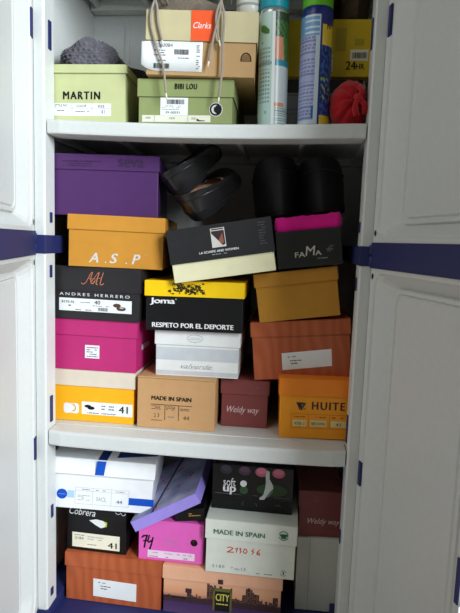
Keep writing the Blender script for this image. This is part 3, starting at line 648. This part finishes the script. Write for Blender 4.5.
ink('printed_line', b, GREYINK, [rect(.010,.0395,.072,.0403), rect(.100,.0400,.112,.0407), rect(.150,.0395,.186,.0402)], y0)
ink('printed_line', b, mat('dark_band_ink', (12,12,14), .5), [rect(.004,.003,.192,.033)], y0)
ink('small_mark', b, GREYINK, ringpoly(.079,.018,.0025,.0045,.0009,10,1.2,4.4)+stroke([(.108,.022),(.111,.014)],.0009)+stroke([(.153,.019),(.163,.023),(.168,.016)],.0009), y0-.0003)
BOX['gray'] = (.2990, .1235, .0605, .9, .3, .1170, .1882)
GR = CB('pale_grey_card', (222,222,212), .6, .03, 120)
r, b, l = shoe_box('gray', 'plain pale grey box standing upright on the cabinet base at far right', GR, GR, 0, depth=.24, group=GB, cat='box')
ink('crease', b, mat('crease_grey', (150,152,146), .7), [rect(.0325,.001,.0333,.187)], -.0004)
weldy('weldy2', 'small burgundy shoe box in the bottom compartment, standing on the plain grey box', GB)

# --- top shelf
MT = CB('pale_green_card', (192,197,144), .6)
r, b, l = shoe_box('martin', 'pale green shoe box lettered MARTIN on the top shelf at left', MT, MT, .018, depth=.31, over=.003, group=GT); FBm = .003-.0004
lettering(b, 'MARTIN', .0390, .0500, .1195, .0660, INK, FBm, bold=.045, spacing=1.25)
st = sticker(b, .0184, .0160, .1435, .0415, WHITE, 0, .0028); ym = .0028-.0008
lettering(st, 'STYLE NO', .0205, .0345, .048, .0395, INK, ym); lettering(st, 'COLOR', .068, .0340, .090, .0390, INK, ym); lettering(st, 'SIZE', .115, .0335, .130, .0385, INK, ym)
ink('printed_table', st, GREYINK, [rect(.0580,.0160,.0586,.0415), rect(.1020,.0160,.1026,.0415), rect(.0184,.0315,.1435,.0320)], ym)
small_print(st, .025, .024, .042, .029, 1, GREYINK, ym, 46); small_print(st, .066, .022, .096, .027, 1, GREYINK, ym, 47); lettering(st, '41', .122, .020, .130, .029, GREYINK, ym)
BB = CB('sage_card', (142,152,98), .6)
r, b, l = shoe_box('bibi', 'sage green shoe box lettered BIBI LOU, under the beige box on the top shelf', BB, BB, .036, depth=.32, group=GT)
lettering(l, 'BIBI LOU', .0797, .0675, .1253, .0785, INK, FL, bold=.03, spacing=1.2)
st = sticker(b, .0100, .0020, .1547, .0155, CB('cream_paper2', (226,224,206)), .001, .0023); lettering(st, 'ITEM', .018, .008, .028, .012, GREYINK, yl); lettering(st, 'COLOR', .068, .008, .080, .012, GREYINK, yl); lettering(st, 'SIZE', .115, .008, .124, .012, GREYINK, yl)
ink('printed_table', st, GREYINK, [rect(.036,.003,.0366,.0155), rect(.107,.003,.1076,.0155)], yl); ink('printed_shoe', st, INK, [[(.126,.005),(.126,.010),(.133,.0065),(.143,.0062),(.143,.0048),(.132,.0045)]], yl)
st = sticker(b, .0487, .0160, .1069, .0510, WHITE, 0, .0016); yq = .0016-.0008
barcode(st, .0625, .0380, .098, .0475, INK, yq, 5); small_print(st, .052, .026, .092, .036, 3, MG, yq, 48); lettering(st, '39 00531', .060, .0190, .090, .0235, INK, yq)
bg = ink('round_badge', b, WINK, [disc(.1655,.0285,.0140)], FB); ink('round_badge', bg, INK, [disc(.1655,.0285,.0128)], FB-.0003)
ink('round_badge', bg, SILV, [disc(.1655,.0285,.0092)], FB-.0006); ink('round_badge', bg, INK, [disc(.1690,.0285,.0062,.0088,20), rect(.1615,.024,.1635,.033)], FB-.0009)
BG = CB('beige_card', (196,184,144), .6); TN = CB('tan_card', (182,146,100), .7)
r, b, l = shoe_box('clarks', 'tan shoe box with beige lid and orange patch, topmost box on the top shelf', TN, BG, .0590, depth=.33, group=GT)
op = ink('orange_patch', l, mat('vermilion_ink', (236,88,38), .5), [rect(.0923,.0665,.1417,.1248)], FL)
lettering(op, 'Clarks', .0965, .0905, .1326, .1020, WINK, FL-.0004, shear=.35)
# white sticker with curled left end
bm = bmesh.new(); KEEP.add(id(bm)); N = 16; A = []; B = []
for k in range(N+1):
    u = -.006+.123*k/N; c = max(0, (.022-u)/.032); yy = .0014-.010*c*c
    A.append(bm.verts.new((u, yy, .0075+.012*c*c+.0))); B.append(bm.verts.new((u, yy-.0002, .0655-.006*c*c)))
for k in range(N): bm.faces.new((A[k], A[k+1], B[k+1], B[k]))
st = link_mesh('shipping_label', bm, WHITE, b, True); md = st.modifiers.new('s', 'SOLIDIFY'); md.thickness = .0002
yc = .0014-.0009
lettering(st, '74269084', .016, .0540, .056, .0610, GREYINK, yc); small_print(st, .018, .036, .042, .050, 3, GREYINK, yc, 50); barcode(st, .060, .040, .088, .0500, INK, yc, 6); small_print(st, .068, .0315, .090, .0355, 1, GREYINK, yc, 51)
barcode(st, .018, .0120, .050, .0220, INK, yc, 7); small_print(st, .016, .026, .050, .030, 1, GREYINK, yc, 52)
o = small_print(st, .105, .012, .113, .060, 12, GREYINK, yc, 53)
hb = ink('finger_hole', b, INK, ringpoly(.2055,.0340,.0100,.0130,.0022,16,-.2,math.pi+.2), FB); 
ink('finger_hole', b, mat('dark_tan_ink', (120,90,58), .8), [disc(.2055,.0335,.0088,.0115,16,-.3,math.pi+.3)], FB+.0002)
# yellow carton and the pale box under it
def carton(name, label, x, y, z, w, h, d, m, yaw=0, cat='box'):
    r = empty(name, label, cat, (x, y, z), (0,0,math.radians(yaw)), GT); b = box('box_body', 0, w, 0, d, 0, h, m, r, .0015); return r, b
r0, b0 = carton('cardboard_box', 'pale grey box at the back of the top shelf beneath the yellow carton', .130, .135, ZS1, .205, .1195, .26, CB('grey_white_card', (196,196,188)))
ink('seam', b0, MG, [rect(.004,.083,.201,.0865)], -.0004); small_print(b0, .150, .010, .175, .018, 1, GREYINK, -.0004, 73); small_print(b0, .03, .02, .09, .06, 4, MG, -.0004, 60)
ink('gap_shade', b0, mat('gap_shade_grey', (84,84,80), .6), [rect(.004,.090,.201,.118)], -.0004)  # shade of the gap below the yellow carton, painted on the box front
r, b = carton('yellow_carton', 'yellow carton with black 24HR print behind the spray cans', .140, .120, 1.3098, .203, .118, .28, CB('carton_yellow', (222,190,34), .5))
lettering(b, '24', .150, .0150, .171, .0320, INK, -.0004, bold=.02); lettering(b, 'HR', .172, .0155, .189, .0270, INK, -.0004, bold=.02)
st = sticker(b, .158, .0330, .196, .0560, MATS['cream_paper'], 0, None)
barcode(st, .163, .038, .192, .0500, INK, -.0012, 9)
ink('printed_panel', b, mat('olive_yellow_ink', (188,164,40), .6), [rect(.125,.052,.148,.100), rect(.166,.064,.186,.078)], -.0004)
st = sticker(b, .106, .010, .122, .046, MATS['cream_paper'], 0, None)
small_print(st, .108, .014, .120, .042, 4, INK, -.0012, 61)

# ---------------------------------------------------------------- spray cans
def can(label, x, y, tiltx, R, H, pattern, capm, shoulderm, cat='spray can'):
    r = empty('spray_can', label, cat, (x, y, ZS1), (0, math.radians(tiltx), 0), 'spray cans on the top shelf')
    N, K = 96, 110; z0, z1 = .004, H-.012; bm = bmesh.new()
    rings = [[bm.verts.new((R*math.cos(i*math.tau/N), R*math.sin(i*math.tau/N), z0+(z1-z0)*k/K)) for i in range(N)] for k in range(K+1)]
    mats = pattern['mats']
    for k in range(K):
        for i in range(N):
            f = bm.faces.new((rings[k][i], rings[k][(i+1)%N], rings[k+1][(i+1)%N], rings[k+1][i]))
            a = math.degrees((i+.5)*math.tau/N)  # 270 faces the viewer
            f.material_index = pattern['fn']((a-270+180)%360-180, (k+.5)/K)
    for prof in ([(R*.93,0),(R*.985,.001),(R*1.01,.0025),(R,.004)], [(R,z1),(R*.985,z1+.004),(R*.93,z1+.012)]):
        rr = [[bm.verts.new((q*math.cos(i*math.tau/N), q*math.sin(i*math.tau/N), zz)) for i in range(N)] for q, zz in prof]
        for A, B in zip(rr, rr[1:]):
            for i in range(N): bm.faces.new((A[i], A[(i+1)%N], B[(i+1)%N], B[i])).material_index = len(mats)
        if prof[0][1] == 0: bm.faces.new(rr[0][::-1]).material_index = len(mats)
        else: bm.faces.new(rr[-1]).material_index = len(mats)
    c = link_mesh('can_body', bm, None, r, True, mats=mats+[shoulderm])
    bm = bmesh.new(); add_lathe(bm, [(R*.955,H-.002),(R*.96,H+.001),(R*.95,H+.030),(R*.90,H+.044),(R*.80,H+.050),(.004,H+.052)], 48); link_mesh('cap', bm, capm, r, True)
    return r
GL = dict(rough=.28, spec=.5, var=0)
c1 = [mat('can_mint', (186,214,206), **GL), mat('can_white', (238,244,242), **GL), mat('can_teal', (40,140,160), **GL), mat('can_green', (74,120,52), **GL), mat('can_orange', (206,140,104), **GL), mat('can_greytext', (132,158,156), **GL), mat('can_palegrey', (200,208,208), **GL), mat('can_darkgreen', (52,70,44), **GL)]
def f1(a, t):
    if a < 6:
        if a > -4: return 1
        if .80 < t < .90 and -58 < a < -14:
            if abs(t-.85+.0010*(a+36)) < .035*math.cos((a+36)/24*1.3): return 3
        if .54 < t < .58 and int(t*250)%2: return 5
        if .73 < t < .75 and -50 < a < -40: return 5
        if int(t*55)%2 and .20 < t < .70 and int((a+200)/3+int(t*55)*7)%7 not in (0, 3) and -60 < a < -8 and not .5 < t < .52: return 5
        if .10 < t < .13 and -30 < a < -22: return 5
        return 0
    if a > 100: return 0
    if t > .93: return 7
    if t > .78: return 3 if (int(a/7)+int(t*40))%3 else 7
    if t > .58: return 4 if abs(a-28+40*(t-.6)) < 20 else 3
    if t > .53: return 2
    if t > .20: return 6
    if t > .16: return 4 if a < 50 else 6
    return 5 if int(t*90)%2 else 6
can('teal-capped air freshener spray can, pale mint label, on the top shelf', .1385, .083, -1.2, .0312, .2400, {'mats': c1, 'fn': f1}, mat('teal_cap', (20,160,178), .4), mat('can_rim', (190,200,200), .25, metal=.8))
c2 = [mat('can_sky', (120,172,224), **GL), mat('can_lilac', (176,186,226), **GL), mat('can_navy', (26,44,128), **GL), mat('can_yellow', (244,208,50), **GL), mat('can_whiteblue', (214,230,240), **GL), mat('can_royal', (40,96,178), **GL), mat('can_text', (130,136,190), **GL), mat('can_lime', (150,180,60), **GL), mat('can_deep', (24,34,70), **GL)]
def f2p(a, t):
    if a > 120 or a < -150: return 2
    if t > .96: return 2
    if a < 8:
        if t > .78: return 0 if not (int(t*60)%3 == 0 and a > -50) else 4
        if t > .04:
            if .05 < t < .16 and -12 < a < -2: return 5
            if a > -3: return 4
            return 6 if (int(t*62)%2 and int((a+200)/2.5+int(t*62)*5)%6 not in (0,)) and not (.38 < t < .42 or .60 < t < .62) else 1
        return 4
    if a < 13: return 4
    if a < 17: return 2
    if t > .88: return 2
    if t > .70: return 3
    if t < .08: return 3
    n = noise.noise(Vector((a*.10, t*26, 3)))
    if abs(t-.32) < .10 and n > .22: return 7
    if n < -.22: return 8
    return 5 if n > .0 else 2
cn = can('green-capped insect spray can with navy and yellow label, on the top shelf', .2245, .072, -.4, .0325, .2370, {'mats': c2, 'fn': f2p}, mat('green_cap', (104,196,30), .4), mat('can_navy2', (24,40,120), .3))
cb = cn.children[0]
lettering(cb, 'MF', .0195, .190, .0285, .202, NV, -.0262, bold=.02, name='lettering')

# ---------------------------------------------------------------- soft goods
def blob(name, parent, m, c, rx, ry, rz, fn, seg=48, rings=28, flat=0.0):
    bm = bmesh.new(); bmesh.ops.create_uvsphere(bm, u_segments=seg, v_segments=rings, radius=1)
    for v in bm.verts:
        d = v.co.normalized(); k = fn(d); p = Vector((d.x*rx*k, d.y*ry*k, d.z*rz*k))
        if p.z < -flat: p.z = -flat
        v.co = Vector(c)+p
    return link_mesh(name, bm, m, parent, True)
KN = mat('grey_wool', (92,90,97), .95, .1, .35, .8, 160, sheen=.3)
r = empty('knitted_hat', 'dark grey knitted woollen hat heaped on the pale green MARTIN box', 'hat', (-.285, .150, 1.3085))
def knit(d):
    a = math.atan2(d.y, d.x); z = math.asin(max(-1, min(1, d.z)))
    return 1+.10*noise.noise(d*2.2)+.030*math.sin(a*34+math.sin(z*30)*1.5)*math.cos(z)+.022*math.sin(z*58)
blob('hat_crown', r, KN, (-.004,.02,.018), .074, .085, .074, knit, 160, 110, .018)
def knit2(d): return 1+.16*noise.noise(d*2.5+Vector((3,1,0)))+.02*math.sin(d.x*60)+.02*math.sin(d.z*60)
blob('hat_brim', r, mat('dark_grey_wool', (70,68,72), .95, .1, .3, .8, 160), (.068,.045,.010), .062, .075, .026, knit2, 110, 60, .0105)
bm = bmesh.new(); N = 20; pts = [bm.verts.new((-.012+.030*math.cos(t_)*(.9+.1*math.sin(5*t_)), -.078+.014*math.sin(t_), .0006)) for t_ in [k*math.tau/N for k in range(N)]]
pt = [bm.verts.new((v.co.x*.92-.001, v.co.y+.006, .009)) for v in pts]
for k in range(N): bm.faces.new((pts[k], pts[(k+1)%N], pt[(k+1)%N], pt[k]))
bm.faces.new(pt); bm.faces.new(pts[::-1]); 
tag(link_mesh('paper_scrap', bm, WHITE, None, True), 'crumpled white paper scrap poking out beneath the knitted hat', 'paper').location = (-.285, .165, 1.3085)
RD = mat('red_cloth', (176,18,28), .85, .15, .12, .5, 50, sheen=.3)
r = empty('cloth_bundle', 'red cloth bundle tied in a knot, right end of the top shelf', 'bundle', (.2985, .078, ZS1))
def red(d):
    kx, kz = .25, .15; a = math.atan2(d.z-kz, d.x-kx); f = max(0, -d.y)
    return 1+.07*noise.noise(d*1.8)+(.055*math.sin(a*9+2*noise.noise(d*2)))*f+.03*math.sin(a*17)*f
blob('cloth', r, RD, (0,0,.046), .0425, .048, .052, red, 96, 64, .0455)
bm = bmesh.new()
for pts, rr in (([(.008,-.046,.056),(.013,-.056,.052),(.018,-.048,.044)], .006), ([(.012,-.050,.052),(.006,-.057,.036),(.010,-.053,.018)], [.005,.006,.003]), ([(.012,-.050,.052),(.024,-.054,.040),(.027,-.046,.024)], [.005,.006,.003]), ([(.010,-.049,.052),(.018,-.054,.064),(.014,-.045,.076)], [.005,.005,.002])):
    add_tube(bm, smooth_path(pts, 4), rr if not isinstance(rr, list) else [rr[min(2, int(i/4.01))] for i in range(9)], 10)
link_mesh('knot', bm, RD, r, True)
# white jar on the tan box
r = empty('jar', 'white round jar standing on the right end of the tan box with beige lid', 'jar', (.080, .100, 1.4070))
bm = bmesh.new(); add_lathe(bm, [(.016,0),(.019,.002),(.0205,.010),(.026,.018),(.0285,.030),(.0285,.050),(.024,.058)], 40); link_mesh('jar_body', bm, mat('white_ceramic', (222,220,208), .3), r, True)
bm = bmesh.new(); add_lathe(bm, [(.0225,.0582),(.0235,.060),(.0235,.068),(.021,.071),(.002,.072)], 40); link_mesh('jar_lid', bm, mat('white_ceramic', (222,220,208)), r, True)
bm = bmesh.new(); add_lathe(bm, [(.0288,.032),(.0291,.033),(.0291,.036),(.0288,.037)], 40); link_mesh('grey_stripe', bm, MG, r, True)

# ---------------------------------------------------------------- shoes
def foot_outline(n, L, Wd, toe=1.0, heel=.36):
    # closed plan outline, heel at y=0, toe at y=L
    out = []
    for k in range(n):
        a = k*math.tau/n; s = (1-math.cos(a))/2           # 0 heel .. 1 toe
        y = L*(s**.92)
        half = Wd*(heel*math.sin(math.pi*min(1, s))**.5*(1-s) + .56*(math.sin(math.pi*min(1, s+.0001))**.55)*s**.5*toe)
        half = max(half, 0)
        out.append((half*(1 if a <= math.pi else -1), y, s))
    return out
def shoe(label, loc, rot, L, Wd, h_heel, h_side, throat, upper_m, sole_m, lining_m, heel_h=.02, sole_h=.008, group=None, cat='shoe', name='shoe', lacing=None, rim_w=.70, band=None, heel_w=.36):
    r = empty(name, label, cat, loc, rot, group); n = 64; O = foot_outline(n, L, Wd, 1.0, heel_w)
    bm = bmesh.new(); rings = []; M_ = 9; base = sole_h+heel_h*0
    lift = lambda y: sole_h + heel_h*max(0, 1-y/(L*.55))**1.0
    for j in range(M_+1):
        t = j/M_; ring = []
        for x, y, s in O:
            z0 = lift(y)
            # rim of the opening
            ys = L*.03 + s*(throat*L-L*.03); xr = x*rim_w*(1-.25*s)
            if s > .93: xr = x*.5
            yr = ys; zr = z0*0 + lift(yr) + (h_heel*(1-s)**1.6 + h_side*(1-(1-s)**1.6))
            e = math.sin(t*math.pi/2)
            px = x + (xr-x)*(t**2.2); py = y + (yr-y)*(t**1.5); pz = z0 + (zr-z0)*(math.sin(t*math.pi/2)**.85)
            px *= 1+.06*math.sin(t*math.pi)
            ring.append(bm.verts.new((px, py, pz)))
        rings.append(ring)
    for A, B in zip(rings, rings[1:]):
        for k in range(n): bm.faces.new((A[k], A[(k+1)%n], B[(k+1)%n], B[k]))
    rim = [v.co.copy() for v in rings[-1]]; inner = [[v.co.copy() for v in rg] for rg in rings]
    up_ = link_mesh('upper', bm, upper_m, r, True)
    # lining: the same skin, inset, closed by the insole
    bm = bmesh.new(); RR = []
    for j in range(M_, 1, -1):
        RR.append([bm.verts.new(((p.x*.965), (p.y-L*.5)*.985+L*.5, p.z+(-.0008 if j < M_ else .0002))) for p in inner[j]])
    for A, B in zip(RR, RR[1:]):
        for k in range(n): bm.faces.new((A[k], A[(k+1)%n], B[(k+1)%n], B[k]))
    bm.faces.new(RR[-1]); link_mesh('lining', bm, lining_m, r, True)
    # sole and heel block
    bm = bmesh.new()
    a = [bm.verts.new((x*1.04, (y-L/2)*1.015+L/2, lift(y))) for x, y, s in O]; b = [bm.verts.new((x*1.02, (y-L/2)*1.01+L/2, lift(y)-sole_h)) for x, y, s in O]
    for k in range(n): bm.faces.new((b[k], b[(k+1)%n], a[(k+1)%n], a[k]))
    bm.faces.new(a); bm.faces.new(b[::-1]); link_mesh('sole', bm, sole_m, r)
    if heel_h > .003:
        bm = bmesh.new(); H = [(x, y) for x, y, s in O if y < L*.27]; H.sort(key=lambda p: math.atan2(p[1]-L*.12, p[0]))
        a = [bm.verts.new((x*1.01, y, lift(y)-sole_h+.0003)) for x, y in H]; b = [bm.verts.new((x*.94, y*.96+.002, 0)) for x, y in H]; m_ = len(H)
        for k in range(m_): bm.faces.new((b[k], b[(k+1)%m_], a[(k+1)%m_], a[k]))
        bm.faces.new(a); bm.faces.new(b[::-1]); link_mesh('heel', bm, sole_m, r)
    # piping round the opening
    bm = bmesh.new(); pp = rim+[rim[0], rim[1]]; add_tube(bm, pp, .0011, 6, False); link_mesh('rim_piping', bm, upper_m, r, True)
    if band:
        bm = bmesh.new(); m2, zf = band
        idx = [k for k in range(n)]
        j = int(M_*zf); ring = inner[j]
        pp = [Vector((p.x*1.02, (p.y-L/2)*1.006+L/2, p.z)) for p in ring]; add_tube(bm, pp+[pp[0]], .0014, 6, False); link_mesh('seam_band', bm, m2, r, True)
    return r, rim
BLK = mat('black_leather', (24,23,24), .28, .5, .1, .15, 120); SOLE = mat('black_rubber', (20,20,21), .55, .3, .1); TANL = mat('tan_lining', (196,150,124), .7, .2, .05)
# pumps lie on the tilted black and cream box, heels to the viewer
shoe('black pump with tan lining, left and higher one of the pair', PUMPS[0][0], PUMPS[0][1], .235, .100, .046, .030, .58, BLK, SOLE, TANL, .016, .005, 'black leather pumps', band=(BLK, .55), name='pump', rim_w=.93, heel_w=.56)
shoe('black pump with tan lining, lower one resting on the tilted box', PUMPS[1][0], PUMPS[1][1], .235, .100, .046, .030, .58, BLK, SOLE, TANL, .016, .005, 'black leather pumps', band=(BLK, .55), name='pump', rim_w=.93, heel_w=.56)
MBK = mat('matt_black_leather', (24,23,24), .6, .3, .1, .2, 90); DKL = mat('dark_lining', (34,30,30), .9, .1)
for k, (x, lb) in enumerate(((.166, 'black ankle boot heel outwards, left one above the pink tissue'), (.256, 'black ankle boot heel outwards, right one above the pink tissue'))):
    z = 1.010+(.011 if k else 0)
    shoe(lb, (x, .092, z), (0, math.radians(-7), math.radians(-3 if k else 4)), .265, .081, .102-(.010 if k else 0), .092-(.010 if k else 0), .46, MBK, SOLE, DKL, .012, .016, 'black ankle boots', name='ankle_boot', band=(mat('boot_seam', (40,39,40), .6), .45), rim_w=.86, heel_w=.52)
# sneaker with hanging laces
CV = mat('taupe_canvas', (128,116,104), .9, .1, .15, .4, 160); RUB = mat('grey_white_rubber', (190,188,180), .6)
sn, rim = shoe('taupe canvas sneaker with long loose laces on the beige shoe box lid', (-.128, .115, 1.4085), (0, 0, math.radians(-72)), .195, .092, .055, .048, .55, CV, RUB, mat('stripe_lining', (150,150,160), .8), 0, .012, None, name='sneaker')
LC = mat('lace_cotton', (152,142,130), .9, .1, .05)
M_inv = Matrix.Rotation(math.radians(72), 4, 'Z') @ Matrix.Translation((.128, -.115, -1.4085))
for pts in LACES:
    first = Vector(pts[0]); pre = [(first.x, .10, 1.452), (first.x, .050, 1.448), (first.x, .016, 1.440)]
    bm = bmesh.new(); add_tube(bm, [M_inv @ p for p in smooth_path(pre+list(pts[1:]), 7)], .0025, 8); lo = link_mesh('lace', bm, LC, sn, True)
    e = M_inv @ Vector(pts[-1]); d = (e-(M_inv @ Vector(pts[-2]))).normalized(); bm = bmesh.new(); add_tube(bm, [e-d*.002, e+d*.012], .0017, 8); link_mesh('aglet', bm, mat('clear_aglet', (226,222,208), .3), lo, True)
# brown boots on the yellow carton (only their lower ends show)
BRL = mat('brown_suede', (92,74,62), .9, .1, .2, .4, 60)
for k, (x, lb) in enumerate(((.235, 'brown suede ankle boot on the yellow carton, behind the green-capped can'), (.308, 'brown suede ankle boot on the yellow carton, nearest the right cabinet post'))):
    shoe(lb, (x, .135, 1.4285), (0,0,0), .25, .066, .090, .085, .46, BRL, mat('dark_brown_rubber', (58,48,42), .7), DKL, .006, .008, 'brown suede boots', name='ankle_boot', rim_w=.85)
